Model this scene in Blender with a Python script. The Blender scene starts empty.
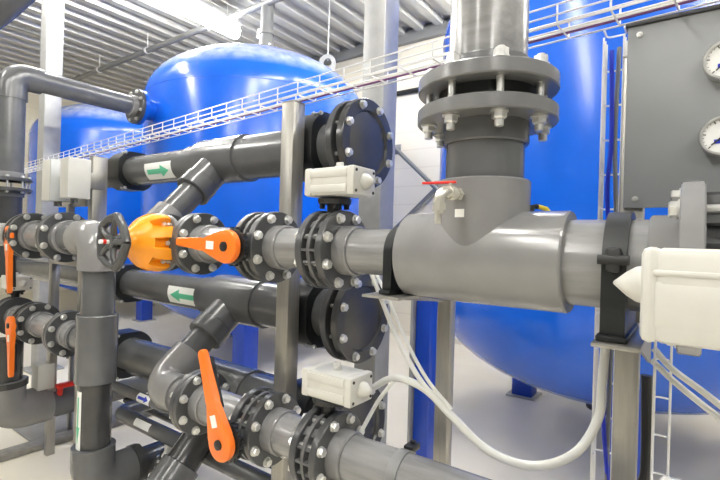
import bpy, bmesh, math, random
from mathutils import Vector as V, Matrix as M4
random.seed(7)
PI = math.pi
C = bpy.context.scene.collection
H = 1.55                      # eye height; every z below is measured from eye level, the floor lies at -H

# ------------------------------------------------------------------ materials
def new_mat(name):
    m = bpy.data.materials.new(name); m.use_nodes = True
    return m, m.node_tree.nodes, m.node_tree.links, m.node_tree.nodes['Principled BSDF']
def mat(name, col, rough=.4, metal=0, spec=.5, vary=.0, scale=30, bump=0, stretch=(1,1,1), rvary=.0, emit=None, coat=0):
    m, N, L, b = new_mat(name)
    b.inputs['Base Color'].default_value = (*col, 1)
    b.inputs['Roughness'].default_value = rough; b.inputs['Metallic'].default_value = metal
    b.inputs['Specular IOR Level'].default_value = spec
    b.inputs['Coat Weight'].default_value = coat
    if emit: b.inputs['Emission Color'].default_value = (*col, 1); b.inputs['Emission Strength'].default_value = emit
    if vary or bump or rvary:
        tc = N.new('ShaderNodeTexCoord'); mp = N.new('ShaderNodeMapping'); mp.inputs['Scale'].default_value = stretch
        n = N.new('ShaderNodeTexNoise'); n.inputs['Scale'].default_value = scale; n.inputs['Detail'].default_value = 5
        L.new(tc.outputs['Object'], mp.inputs[0]); L.new(mp.outputs[0], n.inputs['Vector'])
        if vary:
            r = N.new('ShaderNodeValToRGB'); e = r.color_ramp.elements
            e[0].position = .3; e[1].position = .7
            e[0].color = (*[c*(1-vary) for c in col], 1); e[1].color = (*[min(1, c*(1+vary)) for c in col], 1)
            L.new(n.outputs['Fac'], r.inputs[0]); L.new(r.outputs[0], b.inputs['Base Color'])
        if rvary:
            q = N.new('ShaderNodeMapRange'); q.inputs[3].default_value = max(.02, rough-rvary); q.inputs[4].default_value = rough+rvary
            L.new(n.outputs['Fac'], q.inputs[0]); L.new(q.outputs[0], b.inputs['Roughness'])
        if bump:
            u = N.new('ShaderNodeBump'); u.inputs['Strength'].default_value = bump; u.inputs['Distance'].default_value = .01
            L.new(n.outputs['Fac'], u.inputs['Height']); L.new(u.outputs[0], b.inputs['Normal'])
    return m
PVC   = mat('grey_pvc', (.108,.111,.116), .22, spec=.6, vary=.10, scale=9, rvary=.06)
PVCL  = mat('light_grey_pvc_fitting', (.215,.214,.215), .20, spec=.6, vary=.08, scale=9, rvary=.06)
PVCR  = mat('mid_grey_pvc_ring', (.155,.157,.16), .24, spec=.6, vary=.08, scale=10)
PVCM  = mat('scuffed_grey_pvc_pipe', (.23,.23,.232), .22, spec=.6, vary=.18, scale=14, rvary=.1, stretch=(.4,3,3))
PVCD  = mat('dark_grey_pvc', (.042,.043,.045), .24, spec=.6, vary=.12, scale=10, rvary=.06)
FLG   = mat('flange_grey', (.062,.064,.067), .28, spec=.5, vary=.12, scale=20)
WAF   = mat('valve_body_grey', (.10,.102,.105), .38, vary=.1, scale=20)
BLK   = mat('black_plastic', (.010,.012,.013), .35)
RUB   = mat('black_rubber', (.02,.02,.02), .6)
BOLT  = mat('zinc_bolt', (.66,.66,.64), .30, metal=.75, vary=.12, scale=60)
SS    = mat('brushed_stainless', (.37,.36,.33), .36, metal=.7, vary=.10, scale=12, stretch=(8,8,.6), rvary=.08)
GALV  = mat('galvanised_column', (.36,.365,.37), .42, metal=.3, vary=.08, scale=14)
WIRE  = mat('galvanised_wire', (.80,.80,.80), .3, metal=.2)
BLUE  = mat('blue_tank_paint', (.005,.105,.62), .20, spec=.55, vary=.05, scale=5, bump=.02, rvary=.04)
def dust_and_sheen():  # pale dome top: dust plus the ceiling's reflection, mixed into the paint by height
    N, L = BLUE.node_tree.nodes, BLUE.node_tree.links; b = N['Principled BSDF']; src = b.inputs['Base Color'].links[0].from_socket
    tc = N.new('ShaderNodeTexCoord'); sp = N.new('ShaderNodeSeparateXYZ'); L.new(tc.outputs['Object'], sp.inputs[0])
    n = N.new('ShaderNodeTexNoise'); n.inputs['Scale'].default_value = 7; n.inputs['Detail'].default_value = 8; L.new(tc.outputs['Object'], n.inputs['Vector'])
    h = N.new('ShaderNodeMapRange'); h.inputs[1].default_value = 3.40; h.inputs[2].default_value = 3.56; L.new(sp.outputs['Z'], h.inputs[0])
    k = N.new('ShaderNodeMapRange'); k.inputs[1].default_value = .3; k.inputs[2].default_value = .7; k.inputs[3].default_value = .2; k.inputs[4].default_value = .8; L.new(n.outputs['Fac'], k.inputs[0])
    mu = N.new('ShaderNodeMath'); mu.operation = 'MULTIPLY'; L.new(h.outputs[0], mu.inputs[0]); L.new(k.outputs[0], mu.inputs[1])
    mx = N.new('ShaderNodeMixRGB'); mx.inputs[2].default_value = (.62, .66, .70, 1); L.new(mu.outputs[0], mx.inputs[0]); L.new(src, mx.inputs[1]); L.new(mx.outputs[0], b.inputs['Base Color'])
dust_and_sheen()
BLUES = mat('blue_steel_paint', (.006,.05,.42), .35, vary=.06, scale=10)
ORNG  = mat('amber_orange_plastic', (.93,.33,.012), .32, vary=.04, scale=8)
ORRD  = mat('red_orange_plastic', (.90,.185,.014), .34, vary=.04, scale=8)
RED   = mat('red_plastic', (.70,.02,.012), .35)
ACT   = mat('cream_white_enamel', (.585,.58,.54), .38, vary=.03, scale=20)
BOXM  = mat('pale_grey_plastic', (.60,.60,.57), .42, vary=.03, scale=14)
CLEAR = mat('smoky_clear_lid', (.55,.57,.58), .15, vary=.08, scale=6)
WHT   = mat('white_label', (.85,.86,.84), .45)
GRN   = mat('green_print', (.10,.50,.30), .45)
NAVY  = mat('blue_print', (.02,.05,.55), .45)
HOSE  = mat('white_hose', (.78,.78,.74), .35)
BRASS = mat('nickel_plated_brass', (.72,.70,.62), .25, metal=.6)
PANEL = mat('slate_grey_panel', (.25,.26,.268), .42, vary=.03, scale=8)
PANED = mat('dark_panel_edge', (.05,.05,.055), .4)
INK   = mat('black_ink', (.02,.02,.02), .5)
DIAL  = mat('dial_white', (.82,.82,.80), .4)
PURP  = mat('purple_cable', (.16,.05,.16), .4)
BCAB  = mat('blue_cable', (.01,.03,.55), .4)
BKCAB = mat('black_cable', (.015,.015,.015), .4)
CONDM = mat('grey_conduit', (.22,.225,.225), .4, metal=.3)
YEL   = mat('yellow_plastic', (.8,.6,.03), .4)
CEIL  = mat('white_metal_deck', (.50,.50,.48), .34, metal=.25)
TUBE  = mat('lamp_diffuser', (1,.975,.92), .4, emit=58)
LAMPB = mat('lamp_housing', (.75,.75,.75), .4)
def floor_mat():
    m, N, L, b = new_mat('pale_screed_floor')
    tc = N.new('ShaderNodeTexCoord'); n = N.new('ShaderNodeTexNoise'); n.inputs['Scale'].default_value = 1.3; n.inputs['Detail'].default_value = 7
    r = N.new('ShaderNodeValToRGB'); e = r.color_ramp.elements
    e[0].position = .3; e[0].color = (.76,.71,.59,1); e[1].position = .7; e[1].color = (.84,.79,.67,1)
    L.new(tc.outputs['Object'], n.inputs['Vector']); L.new(n.outputs['Fac'], r.inputs[0]); L.new(r.outputs[0], b.inputs['Base Color'])
    b.inputs['Roughness'].default_value = .38
    return m
FLOOR = floor_mat()
def wall_mat():
    m, N, L, b = new_mat('cream_sandwich_panel')
    tc = N.new('ShaderNodeTexCoord'); s = N.new('ShaderNodeSeparateXYZ'); L.new(tc.outputs['Object'], s.inputs[0])
    q = N.new('ShaderNodeMath'); q.operation = 'MULTIPLY'; q.inputs[1].default_value = 1/.30; L.new(s.outputs['Z'], q.inputs[0])
    f = N.new('ShaderNodeMath'); f.operation = 'FRACT'; L.new(q.outputs[0], f.inputs[0])
    r = N.new('ShaderNodeValToRGB'); e = r.color_ramp.elements; r.color_ramp.interpolation = 'CONSTANT'
    e[0].position = 0; e[0].color = (.77,.72,.60,1); e[1].position = .07; e[1].color = (.84,.79,.66,1)
    L.new(f.outputs[0], r.inputs[0]); L.new(r.outputs[0], b.inputs['Base Color']); b.inputs['Roughness'].default_value = .5
    return m
WALL = wall_mat()

# ------------------------------------------------------------------ mesh builder
AX = {'x': V((1,0,0)), 'y': V((0,1,0)), 'z': V((0,0,1))}
def frame(o, d, up=None):
    """matrix whose local X axis runs along d from point o"""
    d = V(d).normalized(); up = V(up) if up else (V((0,0,1)) if abs(d.z) < .9 else V((0,-1,0)))
    y = up.cross(d).normalized(); z = d.cross(y)
    m = M4((d, y, z)).transposed().to_4x4(); m.translation = V(o); return m
class MB:
    def __init__(s): s.bm = bmesh.new()
    def lathe(s, prof, m, seg=36, mod=None):
        rings = []
        for x, r in prof:
            if r < 1e-6: rings.append([s.bm.verts.new(m @ V((x,0,0)))])
            else:
                ring = []
                for i in range(seg):
                    t = 2*PI*i/seg; q = r*(mod(x, t) if mod else 1)
                    ring.append(s.bm.verts.new(m @ V((x, q*math.cos(t), q*math.sin(t)))))
                rings.append(ring)
        for a, b in zip(rings, rings[1:]):
            n = max(len(a), len(b))
            for i in range(n):
                j = (i+1) % n
                vs = [a[i % len(a)]] + ([a[j]] if len(a) > 1 else []) + ([b[j]] if len(b) > 1 else []) + [b[i % len(b)]]
                if len(set(vs)) > 2: s.bm.faces.new(vs)
        for e, ring in ((0, rings[0]), (1, rings[-1])):
            if len(ring) > 2: s.bm.faces.new(ring if not e else ring[::-1])
        return s
    def cyl(s, p, q, r, seg=24, ch=0):
        p, q = V(p), V(q); L = (q-p).length; m = frame(p, q-p)
        pr = [(0, r), (L, r)] if not ch else [(0, r-ch), (ch, r), (L-ch, r), (L, r-ch)]
        return s.lathe(pr, m, seg)
    def tube(s, pts, r, seg=12):
        pts = [V(p) for p in pts]; rs = r if isinstance(r, (list, tuple)) else [r]*len(pts)
        n = len(pts); tang = []
        for i in range(n):
            d = (pts[min(i+1, n-1)] - pts[max(i-1, 0)]); tang.append(d.normalized())
        u = V((0,0,1)) if abs(tang[0].z) < .9 else V((1,0,0))
        u = (u - tang[0]*u.dot(tang[0])).normalized(); prev = None
        for i in range(n):
            t = tang[i]; u = (u - t*u.dot(t)).normalized(); w = t.cross(u)
            ring = [s.bm.verts.new(pts[i] + (u*math.cos(2*PI*k/seg) + w*math.sin(2*PI*k/seg))*rs[i]) for k in range(seg)]
            if prev:
                for k in range(seg): s.bm.faces.new((prev[k], prev[(k+1) % seg], ring[(k+1) % seg], ring[k]))
            else: s.bm.faces.new(ring[::-1])
            prev = ring
        s.bm.faces.new(prev); return s
    def box(s, c, size, bev=0, m=None):
        a = bmesh.ops.create_cube(s.bm, size=1)['verts']
        mm = (m or M4.Identity(4)) @ M4.Translation(V(c)) @ M4.Diagonal((*size, 1))
        bmesh.ops.transform(s.bm, matrix=mm, verts=a)
        if bev:
            es = list({e for v in a for e in v.link_edges})
            bmesh.ops.bevel(s.bm, geom=es, offset=bev, segments=2, profile=.5, affect='EDGES')
        return s
    def prism(s, poly, d, m, bev=0):
        """poly in local XY, extruded 0..d in local Z"""
        a = [s.bm.verts.new(m @ V((x, y, 0))) for x, y in poly]; b = [s.bm.verts.new(m @ V((x, y, d))) for x, y in poly]
        n = len(poly); fs = [s.bm.faces.new(a[::-1]), s.bm.faces.new(b)]
        for i in range(n): fs.append(s.bm.faces.new((a[i], a[(i+1) % n], b[(i+1) % n], b[i])))
        if bev:
            es = list({e for f in fs[:2] for e in f.edges})
            bmesh.ops.bevel(s.bm, geom=es, offset=bev, segments=2, profile=.5, affect='EDGES')
        return s
    def ring_plate(s, outer, hole_r, d, m, hole_c=(0,0), seg=32):
        """plate with outline 'outer(angle)->(x,y)' and a round hole"""
        vo, vi = [], []
        for k in (0, d):
            vo.append([s.bm.verts.new(m @ V((*outer(2*PI*i/seg), k))) for i in range(seg)])
            vi.append([s.bm.verts.new(m @ V((hole_c[0]+hole_r*math.cos(2*PI*i/seg), hole_c[1]+hole_r*math.sin(2*PI*i/seg), k))) for i in range(seg)])
        for i in range(seg):
            j = (i+1) % seg
            s.bm.faces.new((vo[0][j], vo[0][i], vi[0][i], vi[0][j])); s.bm.faces.new((vo[1][i], vo[1][j], vi[1][j], vi[1][i]))
            s.bm.faces.new((vo[0][i], vo[0][j], vo[1][j], vo[1][i])); s.bm.faces.new((vi[0][j], vi[0][i], vi[1][i], vi[1][j]))
        return s
    def grid(s, fn, nu, nv):
        g = [[s.bm.verts.new(fn(i/nu, j/nv)) for j in range(nv+1)] for i in range(nu+1)]
        for i in range(nu):
            for j in range(nv): s.bm.faces.new((g[i][j], g[i+1][j], g[i+1][j+1], g[i][j+1]))
        return s
    def mesh(s, name, m, org=V((0,0,0))):
        bmesh.ops.recalc_face_normals(s.bm, faces=s.bm.faces)
        for f in s.bm.faces: f.smooth = True
        for e in s.bm.edges:
            if len(e.link_faces) == 2 and e.calc_face_angle(0) > math.radians(33): e.smooth = False
        bmesh.ops.translate(s.bm, vec=-org, verts=s.bm.verts)
        me = bpy.data.meshes.new(name); s.bm.to_mesh(me); s.bm.free(); me.materials.append(m); return me
    def build(s, name, m, parent=None, label=None):
        org = root(parent)['_o'] if parent else None
        org = V(org) if org else V((0,0,0))
        o = bpy.data.objects.new(name, s.mesh(name, m, org)); C.objects.link(o)
        if parent: o.parent = parent
        else: o.location.z = H
        if label: o['label'] = label
        return o
ORG = {}
def root(o):
    while o.parent: o = o.parent
    return {'_o': ORG.get(o.name)}
def thing(name, label, cat, loc, group=None):
    o = bpy.data.objects.new(name, None); C.objects.link(o); o.empty_display_size = .05
    ORG[o.name] = V(loc); o.location = V(loc) + V((0,0,H))
    o['label'] = label; o['category'] = cat
    if group: o['group'] = group
    return o
def tag(o, label, cat, group=None, kind=None):
    o['label'] = label; o['category'] = cat
    if group: o['group'] = group
    if kind: o['kind'] = kind
    return o
def struct(name, mb, m):
    o = mb.build(name, m); o['kind'] = 'structure'; return o
def put(name, me, parent, m, label=None):
    """a child sharing mesh data, placed by matrix m given in scene coordinates"""
    o = bpy.data.objects.new(name, me); C.objects.link(o); o.parent = parent
    o.matrix_local = M4.Translation(-V(root(parent)['_o'])) @ m
    if label: o['label'] = label
    return o
def bend(pts, rad, n=8):
    pts = [V(p) for p in pts]; out = [pts[0]]
    for a, b, c in zip(pts, pts[1:], pts[2:]):
        d1, d2 = (a-b).normalized(), (c-b).normalized(); ang = d1.angle(d2)
        k = min(rad/math.tan(ang/2), (a-b).length*.499, (c-b).length*.499); rr = k*math.tan(ang/2)
        cen = b + (d1+d2).normalized()*(rr/math.sin(ang/2)); p, q = b+d1*k-cen, b+d2*k-cen
        axis = p.cross(q).normalized(); tot = p.angle(q)
        for i in range(n+1): out.append(cen + M4.Rotation(tot*i/n, 3, axis) @ p)
    out.append(pts[-1]); return out
def smooth(pts, n=8):
    pts = [V(p) for p in pts]; P = [pts[0]*2-pts[1]] + pts + [pts[-1]*2-pts[-2]]; out = []
    for i in range(1, len(P)-2):
        for k in range(n):
            t = k/n; a, b, c, d = P[i-1:i+3]
            out.append(.5*((2*b) + (c-a)*t + (2*a-5*b+4*c-d)*t*t + (3*b-a-3*c+d)*t**3))
    out.append(pts[-1]); return out

# ------------------------------------------------------------------ recurring fittings
_b = {}
def bolt_mesh(r, shank, stub=False):
    """hex head with washer on the +X side, shank and nut towards -X"""
    stub = shank < 0; shank = abs(shank); key = (round(r, 4), round(shank, 4), stub)
    if key not in _b:
        mb = MB(); I = M4.Identity(4)
        mb.lathe([(0, r*1.12), (r*.22, r*1.12)], I, 20)
        mb.lathe([(r*.22, r*.95), (r*.9, r*.95), (r*1.08, r*.78)], I, 6)
        mb.lathe([(-shank, r*.5), (0, r*.5)], I, 12)
        if stub: mb.lathe([(r*1.08, r*.58), (r*1.9, r*.58), (r*2.0, r*.45)], I, 14)
        mb.lathe([(-shank, r*.5), (-shank+r*.3, r*.5)], I, 12)
        mb.lathe([(-shank+r*.3, r*.95), (-shank+r*1.3, r*.95)], I, 6)
        mb.lathe([(-shank+r*1.3, r*1.1), (-shank+r*1.5, r*1.1)], I, 20)
        _b[key] = mb.mesh('bolt', BOLT)
    return _b[key]
def bolts(parent, o, d, bc, n, r, shank, phase=.5):
    m = frame(o, d); me = bolt_mesh(r, shank)
    for i in range(n):
        t = 2*PI*(i+phase)/n
        put('bolt', me, parent, m @ M4.Translation((0, bc*math.cos(t), bc*math.sin(t))) @ M4.Rotation(random.random(), 4, 'X'))
def flange(parent, o, d, R, rp, t=.026, hub=.05, n=8, shank=None, br=.0152, m=FLG, hm=PVCL, hubr=1.13, bc=None, phase=.5):
    """flange ring whose mating face is at o; the pipe leaves along d. Bolts with heads on the pipe side when shank is given"""
    d = V(d).normalized()
    f = MB().lathe([(0, R-.003), (.003, R), (t-.003, R), (t, R-.003)], frame(o, d), 48).build('flange', m, parent)
    if hub: MB().lathe([(0, rp*hubr), (t+hub-.004, rp*hubr), (t+hub, rp*hubr-.004)], frame(o, d), 36).build('stub_collar', hm, parent)
    if shank: bolts(f, V(o)+d*t, d, bc or (R+rp*1.15)/2+.004, n, br, shank, phase)
    return f
def pipe(parent, p, q, r, m=PVC, name='pipe', seg=36): return MB().cyl(p, q, r, seg).build(name, m, parent)
def elbow_fit(parent, a, b, c, r, m=PVCL, rad=None, name='elbow'):
    """moulded elbow from a round b to c, with thick sockets"""
    return MB().tube(bend([a, b, c], rad or r*1.35, 12), r, 32).build(name, m, parent)
def sticker(parent, o, d, n0, r, u0, u1, a0, a1, arrow=0, am=GRN, name='flow_label', label=None):
    o, d, n0 = V(o), V(d).normalized(), V(n0).normalized(); n1 = d.cross(n0)
    def pt(rr): return lambda u, v: o + d*(u0+(u1-u0)*u) + (n0*math.cos(a0+(a1-a0)*v) + n1*math.sin(a0+(a1-a0)*v))*rr
    s = MB().grid(pt(r+.0012), 2, 10).build(name, WHT, parent, label)
    if arrow:
        f = pt(r+.0022); g = (lambda u, v: f(1-u, v)) if arrow < 0 else f
        mb = MB(); mb.grid(lambda u, v: g(.1+.5*u, .36+.28*v), 2, 6)
        mb.grid(lambda u, v: g(.6+.3*u, .5+(v-.5)*.7*(1-u*.98)), 4, 6)
        mb.build('arrow', am, s, 'green arrow' if am is GRN else 'blue arrow')
    return s
_act = {}
def actuator(parent, c, L=.20, W=.115, Hh=.085, end=1):
    """pneumatic actuator, long axis X, centre c; a cone on its end cap"""
    c = V(c); a = MB(); I = M4.Translation(c)
    a.box((0,0,0), (L-.05, W+.004, Hh+.004), .010, I)
    for k in (-1, 1): a.box((0, 0, k*Hh*.28), (L-.052, W+.009, Hh*.30), .003, I)
    a.box((0, 0, -Hh/2+.006), (L-.04, W*.9, .012), .003, I)
    body = a.build('actuator', ACT, parent)
    for k in (-1, 1):
        MB().box((k*(L/2-.0145), 0, 0), (.029, W+.005, Hh+.005), .007, I).build('end_cap', ACT, body)
        sm = _act.setdefault('s', None)
        if not sm: _act['s'] = sm = MB().lathe([(0, .005), (.002, .005), (.002, .0032), (.0035, .0030), (.0035, 0)], M4.Identity(4), 10).mesh('cap_screw', INK)
        for sy in (-1, 1):
            for sz in (-1, 1): put('cap_screw', sm, body, frame(c+V((k*L/2, sy*W*.40, sz*Hh*.37)), (k, 0, 0)))
    MB().lathe([(0, Hh*.30), (.010, Hh*.28), (.030, Hh*.10), (.034, 0)], frame(c+V((end*L/2, 0, 0)), (end, 0, 0)), 24).build('end_cone', ACT, body)
    i = MB().cyl(c+V((0,0,Hh/2)), c+V((0,0,Hh/2+.012)), .016, 20); i.box((0, 0, Hh/2+.018), (.026, .009, .014), .002, I); i.build('position_indicator', BOXM, body)
    return body
def wafer(parent, o, w, R, n=8):
    """butterfly valve body between two flanges: ribbed ring, centre o, thickness w along X"""
    o = V(o); mb = MB()
    mb.lathe([(-w/2, R*.70), (-w/2, R*.80), (w/2, R*.80), (w/2, R*.70)], frame(o, (1,0,0)), 40)
    mb.lathe([(-.006, R*.97), (.006, R*.97)], frame(o, (1,0,0)), 40)
    for i in range(n*2):
        t = PI*i/n; u = V((0, math.cos(t), math.sin(t)))
        mb.box((0, 0, 0), (w*.96, .008, R*.22), 0, M4.Translation(o+u*R*.86) @ M4.Rotation(PI/2-t, 4, 'X') @ M4.Identity(4))
    return mb.build('valve_body', WAF, parent)
def actuated_valve(label, x, y, z, w, R, group=None, zo=.18, L=.20, sx=.035):
    t = thing('butterfly_valve', label, 'valve', (x, y, z-R), group)
    wafer(t, (x, y, z), w, R)
    n = MB(); n.cyl((x, y, z+R*.7), (x, y, z+zo-.008), .024, 20); n.lathe([(0, .052), (.014, .056), (.02, .052)], frame((x, y, z+zo-.030), (0,0,1)), 28)
    for k in range(4): n.cyl((x+.04*math.cos(k*PI/2+.78), y+.04*math.sin(k*PI/2+.78), z+zo-.045), (x+.04*math.cos(k*PI/2+.78), y+.04*math.sin(k*PI/2+.78), z+zo-.028), .009, 8)
    n.build('valve_neck', BLK, t, 'black valve neck')
    actuator(t, (x+sx, y-.005, z+zo+.0385), L)
    return t
def lever_mesh(L=.29, hr=.057, w=.034):
    """handle lying along +X, pivot at the origin, thickness along Z"""
    pts = []
    a0 = math.radians(62)
    for i in range(17):
        t = a0 + (2*PI-2*a0)*i/16; pts.append((hr*math.cos(t), hr*math.sin(t)))
    low = [(L*.42, -w*.62), (L*.46, -w/2)]; tip = [(L-w/2+w/2*math.cos(t), w/2*math.sin(t)) for t in [-PI/2+PI*i/8 for i in range(9)]]
    pts += low + tip + [(L*.46, w/2), (L*.42, w*.62)]
    return pts
def lever_valve(label, x, y, z, w, R, stem, ang, L=.29, group=None, side=-1):
    """lever butterfly valve; the stem points to -Y and the handle turns about it. ang: handle direction from -X towards +Z"""
    t = thing('lever_butterfly_valve', label, 'valve', (x, y, z-R), group)
    wafer(t, (x, y, z), w, R)
    n = MB(); n.cyl((x, y-R*.7, z), (x, y-stem+.02, z), .024, 20); n.build('valve_neck', WAF, t)
    k = MB(); k.lathe([(0, .060), (.016, .062), (.018, .058)], frame((x, y-stem+.03, z), (0,-1,0)), 32)
    for i in range(18):
        a = 2*PI*i/18; k.box((x+.062*math.cos(a), y-stem+.022, z+.062*math.sin(a)), (.010, .014, .010), 0)
    k.build('notch_plate', BLK, t, 'black notched plate')
    hx, hz = -math.cos(ang), math.sin(ang)
    X = V((hx, 0, hz)); Z = V((0, -1, 0)); Y = Z.cross(X); m = M4((X, Y, Z)).transposed().to_4x4(); m.translation = V((x, y-stem+.005, z))
    hd = MB().prism(lever_mesh(L), .026, m, .006).build('handle', ORRD, t, 'orange handle')
    tr = MB(); tr.prism([(L*.35, -.013), (L*.9, -.011), (L*.9, .011), (L*.35, .013)], .018, m @ M4.Translation((0, -.0, -.018)), .002); tr.build('latch', BLK, hd, 'black latch under the handle')
    MB().lathe([(0, .017), (.006, .016), (.008, .010), (.008, 0)], m @ frame((0, 0, .026), (0, 0, 1)), 20).build('pivot_cap', BLK, hd, 'black pivot cap')
    lb = MB(); lb.box((.075, 0, .0268), (.040, .028, .0012), 0, m); lb.build('handle_label', WHT, hd, 'white label')
    return t
def saddle_clip(label, x, y, z, r, base, wx=.045, group=None, hinge=True):
    """black plastic pipe clip: collar round the pipe on an upright block"""
    t = thing('pipe_clip', label, 'pipe clip', (x, y, base), group)
    ro = r*(1.16 if hinge else 1.09); hb = z-base
    def out(a):
        c, s = math.cos(a), math.sin(a)
        if s >= 0: return (ro*c, ro*s)
        k = min(ro/max(abs(c), 1e-6), hb/max(abs(s), 1e-6)); return (c*k, s*k)
    m = M4((V((0,1,0)), V((0,0,1)), V((1,0,0)))).transposed().to_4x4(); m.translation = V((x-wx/2, y, z))
    MB().ring_plate(out, r*1.005, wx, m, seg=48).build('clip_body', BLK, t)
    if hinge:
        h = MB(); h.box((x, y-ro-.004, z+.012), (wx*.62, .022, .052), .008); h.cyl((x-wx*.62, y-ro-.010, z+.012), (x+wx*.62, y-ro-.010, z+.012), .010, 14); h.build('latch', RUB, t)
    f = MB(); f.box((x, y-.01, base+.006), (wx*1.25, ro*2.1, .012), .003); f.build('foot', BLK, t)
    return t

def cable_tray(label, p, d, L, u, w, h, rw=.0026, pitch=.1, side=None, xs=None, nfloor=2):
    """wire mesh tray: p = corner, d along, u = across the floor of the tray, side = direction of its two walls"""
    p, d, u, side = V(p), V(d).normalized(), V(u).normalized(), V(side).normalized()
    t = thing('cable_tray', label, 'cable tray', p)
    lines = [(0, h), (0, h*.5), (0, 0)] + [(w*(k+1)/(nfloor+1), 0) for k in range(nfloor)] + [(w, 0), (w, h*.5), (w, h)]
    for a, b in lines: MB().cyl(p+u*a+side*b, p+u*a+side*b+d*L, rw, 6).build('long_wire', WIRE, t)
    n = int(L/pitch); me = MB().tube(bend([side*h, V((0,0,0)), u*w, u*w+side*h], .012, 3), rw, 6).mesh('cross_wire', WIRE)
    for i in range(n+1): put('cross_wire', me, t, M4.Translation(p + d*(pitch*.5+i*pitch)))
    return t

# ------------------------------------------------------------------ the room
struct('floor', MB().box((-3.5, .05, -H-.05), (19.6, 13.3, .1)), FLOOR)
struct('wall_back', MB().box((-3.5, 6.68, .975), (19.6, .12, 5.05)), WALL)
struct('wall_left', MB().box((-13.26, .05, .975), (.12, 13.14, 5.05)), WALL)
def deck():
    mb = MB(); per = .34; x = -13.2; pts = []
    while x < 6.3:
        pts += [(x, 3.40), (x+.12, 3.40), (x+.15, 3.49), (x+.31, 3.49)]; x += per
    a = [mb.bm.verts.new((px, -6.5, pz)) for px, pz in pts]; b = [mb.bm.verts.new((px, 6.62, pz)) for px, pz in pts]
    a2 = [mb.bm.verts.new((px, -6.5, pz+.012)) for px, pz in pts]; b2 = [mb.bm.verts.new((px, 6.62, pz+.012)) for px, pz in pts]
    for i in range(len(pts)-1):
        mb.bm.faces.new((a[i], b[i], b[i+1], a[i+1])); mb.bm.faces.new((a2[i], a2[i+1], b2[i+1], b2[i]))
    return mb
struct('ceiling', deck(), CEIL)
struct('trim_1', MB().box((-3.5, 6.56, 3.36), (19.4, .10, .20), .01), CONDM)
# building columns and wall braces
def column(label, x, y, w=.15):
    t = thing('steel_column', label, 'column', (x, y, -H))
    MB().box((x, y, .925), (w, w, 4.95), .008).build('shaft', GALV, t)
    MB().box((x, y, -H+.01), (w*1.9, w*1.9, .02), .003).build('base_plate', GALV, t)
column('thick pale grey steel column rising behind the upper blind pipe end', -1.50, 2.24)
column('thin looking pale steel column at far left behind the junction boxes', -5.85, 2.13, .17)
def brace(label, p, q, r=.035, plate=False):
    t = thing('wall_brace', label, 'brace', p)
    MB().cyl(p, q, r, 12).build('rod', CONDM, t)
    for e in (p, q): MB().box(e, (.16, .02, .16), .003).build('gusset', CONDM, t)
brace('grey diagonal wall brace rising to the right behind the tap', (-4.15, 6.52, .05), (-3.2, 6.52, .88))
brace('grey diagonal wall brace falling to the right behind the tap', (-3.95, 6.45, 1.5), (-3.16, 6.45, .78))

# lamps
for i, (x, ys) in enumerate([(-5.55, (1.0, 3.0)), (-5.55+.0, (-1.2, -4.2)), (-1.4, (-4.6, -2.6, -.4, 1.4, 3.4, 5.0)), (2.7, (-4.6, -2.6, -.4, 2.6, 5.0))]):  # rearmost lamps of the right-hand rows are added, unseen, to brighten floor and wall
    for j, y in enumerate(ys):
        lab = {(0,0): 'near fluorescent lamp cut by the top edge left of the large tank', (0,1): 'bright tubular ceiling lamp hanging in front of the first tank dome'}.get((i,j), 'tubular ceiling lamp hanging on wires under the ribbed metal roof, one of several outside the picture, some added for fill light')
        t = thing('ceiling_lamp', lab, 'lamp', (x, y, 3.0), 'tubular ceiling lamps')
        MB().tube([(x, y, 3.02), (x, y+.03, 3.02), (x, y+1.42, 3.02), (x, y+1.45, 3.02)], [.05, .095, .095, .05], 20).build('diffuser', TUBE, t)
        MB().box((x, y+.72, 3.13), (.24, 1.4, .05), .01).build('housing', LAMPB, t)
        for k in (.2, 1.25): MB().cyl((x, y+k, 3.15), (x, y+k, 3.40), .004, 6).build('hanging_wire', WIRE, t)
t = thing('ceiling_conduit', 'long grey conduit pipe hanging level below the ribbed ceiling', 'conduit', (-6, 4.2, 3.10))
MB().cyl((-11.5, 4.2, 3.12), (2.0, 4.2, 3.12), .045, 20).build('pipe', CONDM, t)
for x in (-11, -9.3, -7.6, -5.9, -3.2, -1.6): 
    k = MB(); k.cyl((x, 4.2, 3.14), (x, 4.2, 3.42), .008, 8); k.cyl((x-.02, 4.2, 3.12), (x+.02, 4.2, 3.12), .055, 20); k.build('hanger', WIRE, t)
tag(MB().box((-9.0, 2.4, 3.30), (.05, 1.8, .05), .005).build('ceiling_rail', CONDM), 'short dark rail fixed under the ribbed ceiling at upper left', 'rail')

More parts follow.
